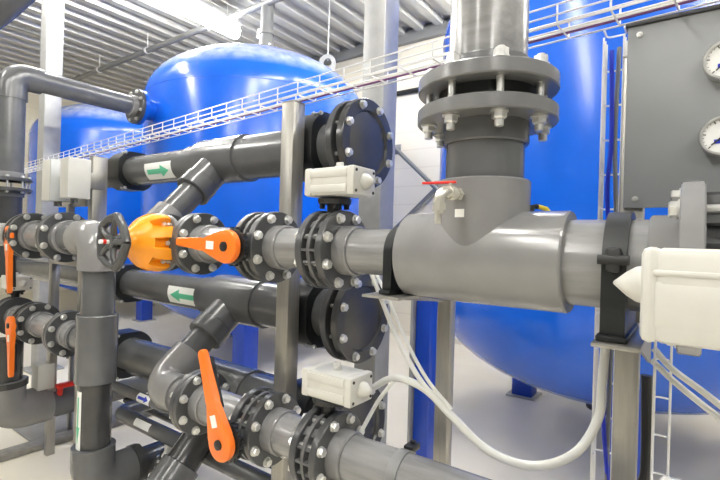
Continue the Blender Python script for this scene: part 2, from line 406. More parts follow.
# ------------------------------------------------------------------ tanks
def tank(label, x, y, legs, R=1.4, z0=-.42, z1=1.67, b=.72, bb=.76):
    t = thing('pressure_tank', label, 'tank', (x, y, -H), 'blue pressure tanks')
    pr = [(z0-bb*math.cos(PI/2*k/12), R*math.sin(PI/2*k/12)) for k in range(13)] + [(z1+b*math.sin(PI/2*k/14), R*math.cos(PI/2*k/14)) for k in range(14)] + [(z1+b, 0)]
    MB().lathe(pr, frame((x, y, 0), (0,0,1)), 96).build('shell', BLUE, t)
    s = MB()
    for z in (z1,): s.lathe([(z-.006, R+.0005), (z-.003, R+.003), (z+.003, R+.003), (z+.006, R+.0005)], frame((x, y, 0), (0,0,1)), 96)
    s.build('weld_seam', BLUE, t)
    for a in legs:
        lx, ly = x+1.1*math.cos(a), y+1.1*math.sin(a)
        l = MB().box((lx, ly, (-H+z0-.12)/2), (.20, .20, z0-.12+H), .006).build('leg', BLUES, t)
        MB().box((lx, ly, -H+.008), (.29, .29, .016), .002).build('foot_plate', GALV, l, 'grey foot plate')
    return t
Q = [PI/4+k*PI/2 for k in range(4)]
T1 = (-4.76, 4.20); T2 = (-.50, 4.20); T3 = (-9.0, 4.45)
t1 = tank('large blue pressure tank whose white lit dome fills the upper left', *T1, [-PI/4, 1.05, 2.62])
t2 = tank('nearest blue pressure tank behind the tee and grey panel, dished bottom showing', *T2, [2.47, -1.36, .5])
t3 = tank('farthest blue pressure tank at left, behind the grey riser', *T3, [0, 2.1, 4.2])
def lug(t, x, y, z, yaw):
    m = M4.Translation((x, y, z)) @ M4.Rotation(yaw, 4, 'Z') @ M4.Rotation(PI/2, 4, 'X')
    MB().ring_plate(lambda a: (.11*math.cos(a), .11*math.sin(a) if math.sin(a) > 0 else .20*math.sin(a)), .055, .04, m).build('lifting_lug', GALV, t, 'pale lifting lug')
lug(t1, T1[0]+.74, T1[1]+.53, 2.36, .62)
def vent(t, label, x, y, z):
    v = MB(); v.lathe([(0, .19), (.05, .19), (.05, .12), (.11, .12), (.11, .16), (.14, .16)], frame((x, y, z-.03), (0,0,1)), 28)
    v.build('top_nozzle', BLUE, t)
    p = thing('vent_pipe', label, 'pipe', (x, y, z+.11))
    MB().lathe([(0, .16), (.04, .16), (.04, .10), (.16, .09), (.22, .085), (.22, .10), (.27, .10), (.27, .085), (.62, .085), (.62, .10), (.67, .10), (.67, .08), (.84, .08)], frame((x, y, z+.11), (0,0,1)), 28).build('pipe', CONDM, p)
    bolts(p, (x, y, z+.15), (0,0,1), .135, 8, .018, .10)
    MB().box((x-.11, y-.03, z+.36), (.05, .05, .14), .01).build('vent_valve', ACT, p, 'white vent valve')
vent(t1, 'grey vent pipe standing on top of the large left tank dome', T1[0]+.06, T1[1]+.05, 2.39)
tag(MB().cyl((T1[0]+.74, T1[1]+.53, 2.40), (T1[0]+.74, T1[1]+.53, 3.45), .008, 6).build('suspension_cord', WIRE), 'thin pale cord hanging from the ceiling to the lifting lug', 'cord')
d = MB(); d.cyl((T2[0], T2[1], -1.28), (T2[0], T2[1], -1.12), .10, 24); d.cyl((T2[0], T2[1], -1.30), (T2[0], T2[1], -1.26), .17, 24); d.build('drain_nozzle', BLK, t2, 'black drain nozzle')
# riser from the upper header to the tank nozzle
RX, RY = -4.95, 1.50
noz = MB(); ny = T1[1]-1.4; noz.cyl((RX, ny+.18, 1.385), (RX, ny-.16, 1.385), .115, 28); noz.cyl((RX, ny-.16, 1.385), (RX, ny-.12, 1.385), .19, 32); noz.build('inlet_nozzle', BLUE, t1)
t = thing('riser_pipe', 'tall grey riser at far left edge, bending over to the first tank', 'pipe', (RX, RY, .1))
elbow_fit(t, (RX, RY, 1.16), (RX, RY, 1.385), (RX, RY+.22, 1.385), .118, PVC, .16)
pipe(t, (RX, RY, .47), (RX, RY, 1.20), .105, PVC); pipe(t, (RX, RY+.2, 1.385), (RX, ny-.2, 1.385), .10, PVC, 'top_pipe')
flange(t, (RX, ny-.161, 1.385), (0,-1,0), .19, .10, .035, .06, 8, .09, .017)
flange(t, (RX, RY, .43), (0,0,1), .17, .10, .03, .05, 8, .14, .016)
t = thing('riser_stub', 'short flanged grey stub at far left under the tall riser', 'pipe', (RX, RY, -.1))
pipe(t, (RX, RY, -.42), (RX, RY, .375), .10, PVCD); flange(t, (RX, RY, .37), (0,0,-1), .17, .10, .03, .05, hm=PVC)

t = thing('corner_pipe', 'thick grey pipe crossing the top left corner of the picture', 'pipe', (-3.05, .42, -H))
MB().tube(bend([(-3.05, .42, -H), (-3.05, .42, .76), (-2.50, .64, .95), (-2.30, 1.0, 1.50), (-2.30, 1.0, 3.42)], .2, 8), .10, 28).build('pipe', PVC, t)

# ------------------------------------------------------------------ valve rows (right hand skid)
YA = 1.17; ZA = -.035; ZB = -.685; YH = 1.594; RP = .07; RF = .128
ZHU = .408; ZHL = -.33; ZHB = -.80
def row(z, d1, d2, first, names):
    # spool between the first flange pair and the lever valve
    s = thing('pipe_spool', names[0], 'pipe', (-1.49, YA, z-RF))
    pipe(s, (-1.67+d1, YA, z), (-1.317+d2, YA, z), RP, PVCM); flange(s, (-1.67+d1, YA, z), (1,0,0), RF, RP, shank=.075); flange(s, (-1.317+d2, YA, z), (-1,0,0), RF, RP)
    s = thing('pipe_spool', names[1], 'pipe', (-1.12, YA, z-RF))
    pipe(s, (-1.261+d2, YA, z), (-.975, YA, z), RP, PVCM); flange(s, (-1.261+d2, YA, z), (1,0,0), RF, RP, shank=.125); flange(s, (-.975, YA, z), (-1,0,0), RF, RP)
    s = thing('outlet_pipe', names[2], 'pipe', (-.8, YA, z-RF))
    flange(s, (-.919, YA, z), (1,0,0), RF, RP, shank=.125)
    pipe(s, (-.919, YA, z), (first, YA, z), RP, PVCM)
row(ZA, .012, .035, -.60, ['short flanged pipe right of the amber valve bonnet in the upper row', 'short flanged pipe left of the actuated valve in the upper row', 'pale grey pipe from the upper actuated valve into the big tee'])
row(ZB, .045, .05, .35, ['short flanged pipe behind the raised orange lever in the lower row', 'short flanged pipe left of the actuated valve in the lower row', 'pale grey pipe running out of the bottom edge from the lower actuated valve'])
lever_valve('lever butterfly valve with its orange handle level, right of the amber bonnet', -1.254, YA, ZA, .056, RF, .175, math.radians(2), .28)
lever_valve('lever butterfly valve with its orange handle pointing up, in the lower row', -1.239, YA, ZB, .056, RF, .185, math.radians(68), .315)
actuated_valve('butterfly valve under a cream actuator in the upper row, left of the tee', -.947, YA, ZA, .056, RF, zo=.178, sx=.022)
actuated_valve('butterfly valve under a cream actuator in the lower row, bottom centre', -.947, YA, ZB, .056, RF, zo=.185)
# inlet bends from the headers
def inlet(label, z, zh, x, xf, m=PVCL):
    s = thing('inlet_bend', label, 'pipe', (x, YA, z-.1))
    dy, dz = YH-YA, zh-z; k = .62
    a = V((x, YH-dy*.22, zh-dz*.22)); p = V((x, YA, z)); u = (V((x, YH, zh))-p).normalized()
    pipe(s, a, p+u*.12, RP*.97, PVC, 'sloping_pipe')
    elbow_fit(s, p+u*.19, p, p+V((.17, 0, 0)), RP*1.17, m, .11)
    pipe(s, p+V((.15, 0, 0)), (xf, YA, z), RP, PVCM, 'pipe'); flange(s, (xf, YA, z), (-1,0,0), RF, RP)
    return s, a, u
XU, XL = -2.09, -1.925
sU = inlet('sloping grey inlet pipe dropping behind the amber bonnet from the upper header', ZA, ZHU, XU, -1.918)
sL = inlet('sloping grey inlet pipe dropping from the middle header to the raised lever', ZB, ZHL, XL, -1.625)

# diaphragm valve
def diaphragm():
    x, y, z = -1.788, YA, ZA
    t = thing('diaphragm_valve', 'diaphragm valve with a ribbed amber bonnet and grey handwheel', 'valve', (x, y, z-RF))
    b = MB(); b.lathe([(-.10, .075), (-.05, .088), (.05, .088), (.10, .075)], frame((x, y, z), (1,0,0)), 32)
    b.lathe([(0, .085), (.06, .10), (.075, .118), (.095, .118)], frame((x, y, z), (0,-1,0)), 32); b.build('valve_body', PVCL, t)
    for k in (-1, 1):
        f = MB().lathe([(0, RF-.003), (.003, RF), (.025, RF), (.028, RF-.003)], frame((x+k*.13, y, z), (-k,0,0)), 48).build('flange', FLG, t)
    n = 8
    def mod(u, a):
        q = math.cos(a*n); 
        e = min(1, max(0, (.088-u)/.022))
        return 1 - .26*e*(1 if q > .25 else 0 if q < .0 else q/.25)
    pr = [(0, .112), (.004, .118), (.018, .121), (.021, .121), (.03, .121), (.05, .118), (.07, .112), (.09, .102), (.105, .090), (.12, .074), (.135, .056), (.15, .046), (.165, .042), (.165, 0)]
    bo = MB().lathe(pr, frame((x, y-.095, z), (0,-1,0)), 128, mod).build('bonnet', ORNG, t, 'amber orange bonnet')
    for i in range(n):
        a = 2*PI*i/n; m = frame((x, y-.095, z), (0,-1,0)); o = m @ V((.022, .104*math.cos(a), .104*math.sin(a)))
        put('bonnet_screw', bolt_mesh(.0095, .03), bo, frame(o+V((0,-.012,0)), (0,-1,0)))
    # handwheel
    yw = y-.095-.165
    st = MB(); st.cyl((x, yw+.01, z), (x, yw-.03, z), .030, 24); st.build('spindle_neck', BLK, t)
    w = MB(); m = frame((x, yw-.035, z), (0,-1,0)); R = .092
    ringp = []
    for i in range(60):
        a = 2*PI*i/60; rr = R*(1+.10*max(0, math.cos(5*a))**2); ringp.append(m @ V((0, rr*math.cos(a), rr*math.sin(a))))
    ringp.append(ringp[0]); 
    w.tube(ringp, .0165, 10)
    w.lathe([(-.02, .030), (.012, .028), (.016, .022), (.016, 0)], m, 24)
    for i in range(5):
        a = 2*PI*i/5; w.tube([m @ V((0, .02*math.cos(a), .02*math.sin(a))), m @ V((.008, .06*math.cos(a), .06*math.sin(a))), m @ V((0, R*math.cos(a), R*math.sin(a)))], [.014, .011, .013], 8)
    hw = w.build('handwheel', FLG, t)
    MB().cyl((x, yw-.05, z), (x, yw-.085, z), .008, 12).build('position_pin', WHT, hw, 'white position pin')
    MB().cyl((x, yw-.062, z), (x, yw-.074, z), .0085, 12).build('red_band', RED, hw, 'red band on the pin')
diaphragm()

# ------------------------------------------------------------------ headers
def header(label, z, xt, x0, xt_r, rl, rr, sl=None, arrow=0, tee_dir=None):
    xe = -1.165
    t = thing('header_pipe', label, 'pipe', (-2.0, YH, z-rr))
    pipe(t, (x0, YH, z), (xt-.16, YH, z), rl, PVCD if False else PVC, 'inlet_pipe')
    pipe(t, (xt+.18, YH, z), (xe, YH, z), rr, PVC, 'pipe')
    b = MB(); ro = rr*1.10
    b.lathe([(-.24, rl*1.12), (-.15, rl*1.12), (-.13, ro), (.22, ro), (.22, ro-.006)], frame((xt, YH, z), (1,0,0)), 40)
    if tee_dir:
        u = V(tee_dir).normalized(); 
        b.lathe([(0, RP*1.25), (rr*1.12+.05, RP*1.25), (rr*1.12+.055, RP*1.32), (rr*1.12+.13, RP*1.32), (rr*1.12+.135, RP*1.27)], frame((xt, YH, z), u), 36)
    b.build('tee', PVC, t)
    c = MB().lathe([(0, rr*1.10), (.05, rr*1.10)], frame((xe-.085, YH, z), (1,0,0)), 36).build('stub_collar', PVCD, t)
    f = MB().lathe([(0, .185), (.003, .188), (.027, .188), (.03, .185)], frame((xe-.035, YH, z), (1,0,0)), 48).build('flange', FLG, t)
    e = MB().lathe([(0, .185), (.003, .188), (.031, .188), (.034, .185), (.034, .138), (.024, .132), (.030, .07), (.033, 0)], frame((xe+.021, YH, z), (1,0,0)), 48).build('blind_flange', PVCD, t, 'dark blind end flange')
    bolts(e, (xe+.055, YH, z), (1,0,0), .162, 8, .0165, .10)
    g = MB().lathe([(0, .145), (.026, .145)], frame((xe-.005, YH, z), (1,0,0)), 36).build('gasket', RUB, t)
    if arrow:
        # label faces the viewer
        sticker(t, (xt-.62 if arrow > 0 else xt-.50, YH, z), (1,0,0), (0,-1,0), rl, 0, .28, *((-.16, .95) if arrow > 0 else (-.42, .68)), arrow)
    return t
dU = (0, YA-YH, ZA-ZHU); dL = (0, YA-YH, ZB-ZHL)
header('upper grey header with a green arrow pointing right, ending in a dark blind flange', ZHU, XU, -4.2, 0, .094, .112, arrow=1, tee_dir=dU)
header('middle grey header with a green arrow pointing left, ending in a dark blind flange', ZHL, XL, -5.05, 0, .092, .112, arrow=-1, tee_dir=dL)
header('lowest grey header near the floor, its blind end behind the lower cream actuator', ZHB, -2.0, -4.2, 0, .112, .112)

# black clips that hold the headers to the posts
def block_clip(label, x, z, r):
    t = thing('header_clip', label, 'pipe clip', (x, YH, z-r*1.25), 'black header clips')
    def out(a):
        c, s = math.cos(a), math.sin(a); w, h = r*1.28, r*1.32
        k = min(w/max(abs(c), 1e-6), h/max(abs(s), 1e-6)); k = min(k, r*1.42) ; return (c*k, s*k)
    m = M4((V((0,1,0)), V((0,0,1)), V((1,0,0)))).transposed().to_4x4(); m.translation = V((x-.06, YH, z))
    MB().ring_plate(out, r*1.004, .15, m, seg=48).build('clip_body', BLK, t)
    for k in (-1, 1): 
        put('clamp_bolt', bolt_mesh(.009, .05), t, frame((x+.09, YH-r*.8, z+k*r*1.22), (1,0,0)))
PX1, PX2, PY = -1.40, -3.06, 1.41
for nm, z, r1, r2 in (('upper', ZHU, .112, .094), ('middle', ZHL, .112, .092), ('lowest', ZHB, .112, .112)):
    block_clip('black clip holding the %s header beside its blind end' % nm, PX1, z, r1)
    block_clip('black clip holding the %s header behind the far left post' % nm, PX2, z, r2)

# posts
def post(label, x, y, top, w=.055, d=.055):
    t = thing('support_post', label, 'post', (x, y, -H))
    MB().box((x, y, (top-H)/2), (w, d, top+H), .004).build('shaft', SS, t)
    MB().box((x, y, -H+.005), (.14, .14, .01), .002).build('foot_plate', SS, t)
    MB().box((x, y, top+.002), (w*1.02, d*1.02, .004)).build('cap', SS, t)
post('stainless post with its top under the tray, left of the upper actuator', PX1+.03, PY-.01, .565, .07, .07)
post('stainless post at far left beside the pale junction box', PX2+.01, PY-.02, .47, .055, .09)
post('stainless post under the left end of the tee, beside the blue post', -.635, 1.375, -.02, .045, .045)
post('stainless post below the grey panel and the large black clip', -.128, 1.405, .50)
t = thing('blue_post', 'dark blue steel post under the tee, left of a stainless post', 'post', (-1.0, 1.95, -H))
MB().box((-1.0, 1.95, -.80), (.075, .075, 1.5), .004).build('shaft', BLUES, t); MB().box((-1.0, 1.95, -H+.006), (.16, .16, .012), .002).build('foot_plate', BLUES, t)
MB().box((-1.046, 1.93, -.80), (.012, .09, 1.5), .002).build('side_rail', GALV, t, 'pale side rail')

# ------------------------------------------------------------------ big tee and riser
def big_tee():
    tx, tz, r = -.445, -.037, .1
    t = thing('pipe_tee', 'big grey tee fitting with a small white label, centre of the main line', 'tee', (tx, YA, tz-.117))
    b = MB(); b.lathe([(-.208, .110), (-.204, .117), (-.10, .121), (.214, .121), (.218, .118), (.218, .095)], frame((tx, YA, tz), (1,0,0)), 64)
    b.lathe([(0, .1172), (.196, .1172), (.2, .114), (.2, .10)], frame((tx, YA, tz), (0,0,1)), 64)
    b.build('tee_body', PVCL, t)
    n0 = V((-tx*.2-.0, -1, 0)).normalized()
    sticker(t, (tx, YA, tz), (0,0,1), (-.05,-1,0), .1172, .100, .120, -.19, .03)
    m = MB(); m.box((tx-.03, YA-.1172, tz-.01), (.001, .001, .001)); m.bm.free()
    u = thing('riser_pipe', 'thick flanged grey riser standing up out of the tee to the top edge', 'pipe', (tx, YA, .15))
    pipe(u, (tx, YA, .12), (tx, YA, .355), .1, PVC, 'lower_pipe', 48)
    f1 = flange(u, (tx, YA, .345), (0,0,-1), .178, .1, .036, .055, 8, -.148, .0185, PVCR, PVC, 1.10, .148, .28)
    v = thing('upper_riser_pipe', 'thick grey pipe above the flange joint over the tee', 'pipe', (tx, YA, .37))
    pipe(v, (tx, YA, .385), (tx, YA, 1.2), .1, PVCM, 'pipe', 48)
    flange(v, (tx, YA, .389), (0,0,1), .178, .1, .036, .045, m=PVCR, hm=PVCR, hubr=1.10)
    g = MB().lathe([(0, .125), (.044, .125)], frame((tx, YA, .345), (0,0,1)), 48).build('gasket_ring', BLK, v, 'black gasket ring')
    # tap
    s = thing('sampling_tap', 'small nickel ball valve with a red lever on the tee branch', 'tap', (tx-.06, YA-.17, .1))
    o = V((tx, YA, .118)); dr = V((-.14, -1, 0)).normalized(); a = o+dr*.117
    k = MB(); k.cyl(a-dr*.01, a+dr*.06, .011, 16); k.lathe([(0, .016), (.014, .016)], frame(a+dr*.004, dr), 6); k.lathe([(0, .016), (.012, .018), (.024, .016)], frame(a+dr*.028, dr), 16)
    e = a+dr*.07; k.tube(bend([e-dr*.03, e+dr*.012, e+dr*.012+V((-.006,-.0,-.05))], .016, 6), .0135, 14); k.lathe([(0, .0165), (.018, .0165)], frame(e+dr*.012+V((-.003,0,-.026)), (0,0,-1)), 6)
    k.cyl(e+dr*.012+V((-.006,0,-.045)), e+dr*.012+V((-.006,0,-.075)), .008, 12); k.cyl(a+dr*.04, a+dr*.04+V((0,0,.024)), .006, 10)
    k.build('tap_body', BRASS, s)
    lv = MB(); c = a+dr*.04+V((0,0,.026)); lv.box((-.03, 0, 0), (.085, .012, .006), .002, frame(c, (1, .10, 0))); lv.build('lever', RED, s, 'red lever')
    return tx, tz
TX, TZ = big_tee()
s = thing('hose_fitting', 'small black fitting with a yellow nut at the rear of the tee', 'fitting', (-.30, YA+.08, .07))
a = V((-.33, YA+.02, .075)); MB().tube([a, a+V((.0, .02, .022)), a+V((.01,.03,.024))], .007, 10).build('elbow', BLK, s); MB().tube([a+V((.01,.03,.024)), a+V((.03,.035,.018)), a+V((.04,.035,.004))], .006, 10).build('nut', YEL, s, 'yellow nut')

# main line right of the tee
s = thing('main_pipe', 'scuffed grey main pipe right of the tee, held by the large black clip', 'pipe', (-.12, YA, TZ-.1))
pipe(s, (-.30, YA, TZ), (-.01, YA, TZ), .1, PVCM, 'pipe', 48)
MB().lathe([(0, .106), (.004, .109), (.06, .109)], frame((-.070, YA, TZ), (1,0,0)), 48).build('stub_collar', PVCL, s)
f = MB().lathe([(0, .175), (.003, .178), (.037, .178), (.04, .175)], frame((-.018, YA, TZ), (1,0,0)), 56).build('flange', PVCL, s)
bolts(f, (-.018, YA, TZ), (-1,0,0), .148, 8, .0175, .19, .12)
saddle_clip('large black pipe clip on the main pipe right of the tee', -.125, YA, TZ, .1, -.190)
saddle_clip('small black pipe clip just left of the big tee', -.690, YA, ZA, RP, -.150, .028, hinge=False)
def bracket(label, x, y0, y1, z, w, gh=.09):
    t = thing('pipe_bracket', label, 'bracket', (x, y0, z-.05))
    MB().box((x, (y0+y1)/2, z-.004), (w, y1-y0, .008), .001).build('plate', SS, t)
    m = M4((V((0,1,0)), V((0,0,1)), V((1,0,0)))).transposed().to_4x4(); m.translation = V((x+w/2-.008, y1, z-.008))
    MB().prism([(0, 0), (-(y1-y0)*.9, 0), (0, -gh)], .006, m).build('gusset', SS, t)
bracket('stainless bracket plate under the large black pipe clip', -.115, 1.02, 1.377, -.191, .085)
bracket('stainless bracket plate under the small clip left of the tee', -.69, 1.06, 1.36, -.152, .12, .03)
# right hand actuated valve
def big_valve():
    x, z = .054, TZ
    t = thing('butterfly_valve', 'large butterfly valve with a cream actuator at the right edge', 'valve', (x, YA, z-.165))
    wafer(t, (x, YA, z), .064, .16)
    MB().cyl((x, YA-.115, z-.04), (x, YA-.20, z-.04), .03, 20).build('valve_neck', BLK, t, 'black valve neck')
    L = .34; c = V((.107, .925, -.074)); Hh = .150; W = .12
    I = M4.Translation(c); a = MB(); a.box((0,0,0), (L-.03, W+.004, Hh+.002), .014, I); a.box((0,-.003,Hh*.24), (L-.03, W+.004, .010), .004, I); a.box((0,0,-Hh*.1), (L-.035, W+.006, Hh*.5), .006, I)
    b = a.build('actuator', ACT, t)
    MB().box((-L/2+.012, 0, 0), (.026, W+.005, Hh+.004), .012, I).build('end_cap', ACT, b)
    MB().lathe([(0, .033), (.012, .030), (.026, .021), (.038, .010), (.046, .003), (.047, 0)], frame(c+V((-L/2, 0, .012)), (-1,0,0)), 28).build('end_cone', ACT, b)
    for sx, sz in ((-.03, -.02), (-.03, -.055), (.1, -.02), (.1, -.055)): MB().cyl(c+V((sx, -W/2-.001, sz)), c+V((sx, -W/2-.006, sz)), .006, 12).build('air_port', INK, b, 'black air port')
    u = MB(); u.box((.01, .02, -Hh/2-.012), (.07, .06, .024), .003, I); u.box((-.04, .02, -Hh/2-.010), (.03, .05, .02), .003, I); u.build('mounting_bracket', CONDM, t)
    s = thing('main_pipe', 'flanged grey pipe beyond the large valve at the right edge', 'pipe', (.4, YA, z-.165))
    pipe(s, (.09, YA, z), (1.2, YA, z), .1, PVCM); flange(s, (.088, YA, z), (1,0,0), .165, .1, .04, .06)
big_valve()
# lower right actuator, only its top in view
s = thing('butterfly_valve', 'cream rounded actuator cut by the bottom right corner', 'valve', (.08, .86, -.75))
a = MB(); a.tube([(-.035, .84, -.405), (-.030, .84, -.405), (-.025, .84, -.405), (.26, .84, -.405)], [.035, .052, .058, .058], 28); a.build('actuator', ACT, s)
MB().tube([(-.055, .84, -.405), (-.033, .84, -.405)], [.012, .022], 20).build('end_cone', ACT, s)
wafer(s, (.08, .86, -.64), .056, RF); MB().cyl((.08, .86, -.56), (.08, .85, -.45), .028, 20).build('valve_neck', BLK, s, 'black valve neck')
p = thing('drain_pipe', 'grey flanged pipe under the corner actuator below the picture', 'pipe', (.5, .86, -.72))
pipe(p, (.1, .86, -.64), (1.2, .86, -.64), RP, PVC); flange(p, (.108, .86, -.64), (1,0,0), RF, RP)
MB().box((.6, .86, -1.13), (.06, .06, .84), .003).build('prop', SS, p)
# steel ring clamp on the lower pipe
s = thing('ring_clamp', 'steel ring clamp round the lower pipe at the bottom edge', 'clamp', (-.665, YA, ZB))
MB().lathe([(-.016, RP*1.002), (-.016, RP*1.07), (.016, RP*1.07), (.016, RP*1.002)], frame((-.665, YA, ZB), (1,0,0)), 40).build('band', CONDM, s)
k = MB(); k.box((-.665, YA+.055, ZB+.068), (.032, .05, .02), .004); k.cyl((-.665, YA+.06, ZB+.05), (-.665, YA+.06, ZB+.085), .009, 10); k.build('clamp_lug', BLK, s)

# ------------------------------------------------------------------ panel with gauges
t = thing('instrument_panel', 'flat slate grey instrument panel in the upper right corner', 'panel', (.25, 1.37, .10))
MB().box((.28, 1.368, .336), (.85, .012, .466), .002).build('plate', PANEL, t)
MB().box((.28, 1.372, .574), (.86, .030, .010), .001).build('top_edge', PANED, t, 'dark top edge strip')
for x, z in ((-.118, .545), (-.118, .125), (.65, .545), (.65, .125)):
    k = MB().lathe([(0, .0075), (.002, .0075), (.0022, .005), (.005, .0045), (.005, .002), (.003, .002), (.003, 0)], frame((x, 1.362, z), (0,-1,0)), 16).build('screw', BOLT, t)
def gauge(label, x, z, r=.046, needle=-2.3):
    y = 1.362; t = thing('pressure_gauge', label, 'gauge', (x, y, z-r), 'pressure gauges on the panel')
    m = frame((x, y, z), (0,-1,0))
    MB().lathe([(0, r*.96), (.020, r*.96), (.022, r), (.030, r), (.033, r*.96), (.033, r*.86), (.026, r*.84)], m, 48).build('bezel', BOLT, t)
    MB().lathe([(.024, r*.86), (.0265, r*.86), (.0265, 0)], m, 40).build('dial', DIAL, t)
    k = MB()
    for i in range(21):
        a = math.radians(225 - 270*i/20); q = .70 if i % 4 == 0 else .77
        c = V((x+math.cos(a)*r*(q+.83)/2, y-.0270, z+math.sin(a)*r*(q+.83)/2))
        k.box((0,0,0), (r*(.83-q), .0006, .0022 if i % 4 == 0 else .0010), 0, M4.Translation(c) @ M4.Rotation(-a, 4, 'Y'))
    k.build('scale_marks', INK, t, 'black scale marks')
    n = MB(); n.box((r*.22, 0, 0), (r*.85, .0012, .0028), 0, M4.Translation((x, y-.0285, z)) @ M4.Rotation(-needle, 4, 'Y')); n.cyl((x, y-.027, z), (x, y-.031, z), .005, 14); n.build('needle', INK, t, 'black needle')
    MB().box((x-.008, y-.0272, z-.012), (.018, .0006, .010)).build('dial_mark', NAVY, t, 'small blue mark')
gauge('upper round white pressure gauge on the grey panel', .058, .437)
gauge('lower round white pressure gauge on the grey panel', .055, .263, .046, -2.4)

# ------------------------------------------------------------------ cable trays and cables
cable_tray('long wire mesh cable tray crossing the picture from left up to right', (-6.2, 1.805, .595), (1,-.085,0), 6.9, (.085,1,0), .105, .055, rw=.0027, pitch=.13, side=(0,0,1), nfloor=1)
tag(MB().tube(smooth([(-4.9, 1.78, .604), (-2.5, 1.575, .604), (-1, 1.45, .604), (.7, 1.30, .604)]), .0045, 8).build('cable', PURP), 'purple cable lying along the long wire mesh tray', 'cable')
tag(MB().tube(smooth([(-4.9, 1.755, .603), (-2.5, 1.55, .603), (-1, 1.42, .603), (.7, 1.275, .603)]), .0035, 8).build('cable', HOSE), 'pale cable lying along the long wire mesh tray', 'cable')
cable_tray('upright wire mesh tray behind the left edge of the grey panel', (-.212, 1.50, -H+.01), (0,0,1), 2.13, (1,0,0), .05, .055, side=(0,-1,0), rw=.0028, pitch=.1, nfloor=0)
cable_tray('upright wire mesh tray right of the post below the panel', (-.068, 1.45, -H+.01), (0,0,1), 1.40, (1,0,0), .035, .045, side=(0,-1,0), rw=.0025, pitch=.1, nfloor=0)
tag(MB().tube(smooth([(-.195, 1.47, .56), (-.190, 1.475, .3), (-.196, 1.47, .15), (-.18, 1.475, -.1), (-.19, 1.47, -.45), (-.175, 1.48, -.8), (-.24, 1.35, -1.25), (-.5, 1.2, -1.53)]), .006, 8).build('cable', BCAB), 'blue cable running down the upright mesh tray', 'cable')
tag(MB().tube(smooth([(-.178, 1.485, .57), (-.182, 1.485, .3), (-.172, 1.485, .0), (-.178, 1.485, -.5), (-.176, 1.485, -1.53)]), .006, 8).build('cable', CONDM), 'grey cable running down the upright mesh tray', 'cable')
hz = [(-.180, 1.425, -.10), (-.182, 1.42, -.24), (-.185, 1.40, -.36), (-.19, 1.38, -.46), (-.235, 1.32, -.545), (-.33, 1.28, -.59), (-.45, 1.28, -.585), (-.56, 1.29, -.525), (-.66, 1.30, -.465), (-.75, 1.31, -.45), (-.84, 1.36, -.48), (-.95, 1.44, -.55)]
tag(MB().tube(smooth(hz), .012, 12).build('hose', HOSE), 'thick white hose sagging between the two stainless posts', 'hose')
tag(MB().tube(smooth([(-.95, 1.40, -.12), (-.88, 1.36, -.20), (-.78, 1.32, -.33), (-.68, 1.30, -.44), (-.60, 1.30, -.50)]), .0085, 10).build('hose', HOSE), 'white hose slanting down across the blue and stainless posts', 'hose')
tag(MB().tube(smooth([(-.93, 1.40, -.12), (-.85, 1.36, -.20), (-.76, 1.32, -.31), (-.66, 1.295, -.425), (-.57, 1.29, -.50)]), .006, 10).build('hose', HOSE), 'thin pale tube just above the slanting white hose', 'hose')
tag(MB().tube(smooth([(-.80, 1.335, -.47), (-.84, 1.30, -.54), (-.86, 1.225, -.635)]), .007, 10).build('hose', HOSE), 'short thin white hose dropping behind the lower pipe', 'hose')
tag(MB().tube(smooth([(-.07, 1.42, -.26), (-.03, 1.40, -.30), (.04, 1.36, -.34), (.14, 1.32, -.41), (.22, 1.28, -.50)]), .008, 10).build('hose', HOSE), 'upper white hose slanting right below the large actuator', 'hose')
tag(MB().tube(smooth([(-.075, 1.42, -.29), (-.02, 1.40, -.335), (.06, 1.36, -.385), (.13, 1.32, -.42), (.21, 1.28, -.52)]), .008, 10).build('hose', HOSE), 'lower white hose slanting right below the large actuator', 'hose')
t = thing('black_hose', 'black hose hanging down beside the post below the panel', 'hose', (-.1, 1.5, -H)); MB().tube(smooth([(-.09, 1.50, -.35), (-.085, 1.50, -.6), (-.095, 1.51, -.75), (-.08, 1.52, -1.52)]), .014, 10).build('tube', BKCAB, t)
t = thing('wall_cable', 'black pipe rail on the far cream wall behind the riser', 'pipe', (-3.7, 6.5, 2.2)); MB().cyl((-6, 6.58, 2.47), (-2.3, 6.58, 2.47), .04, 10).build('rail', BLK, t)

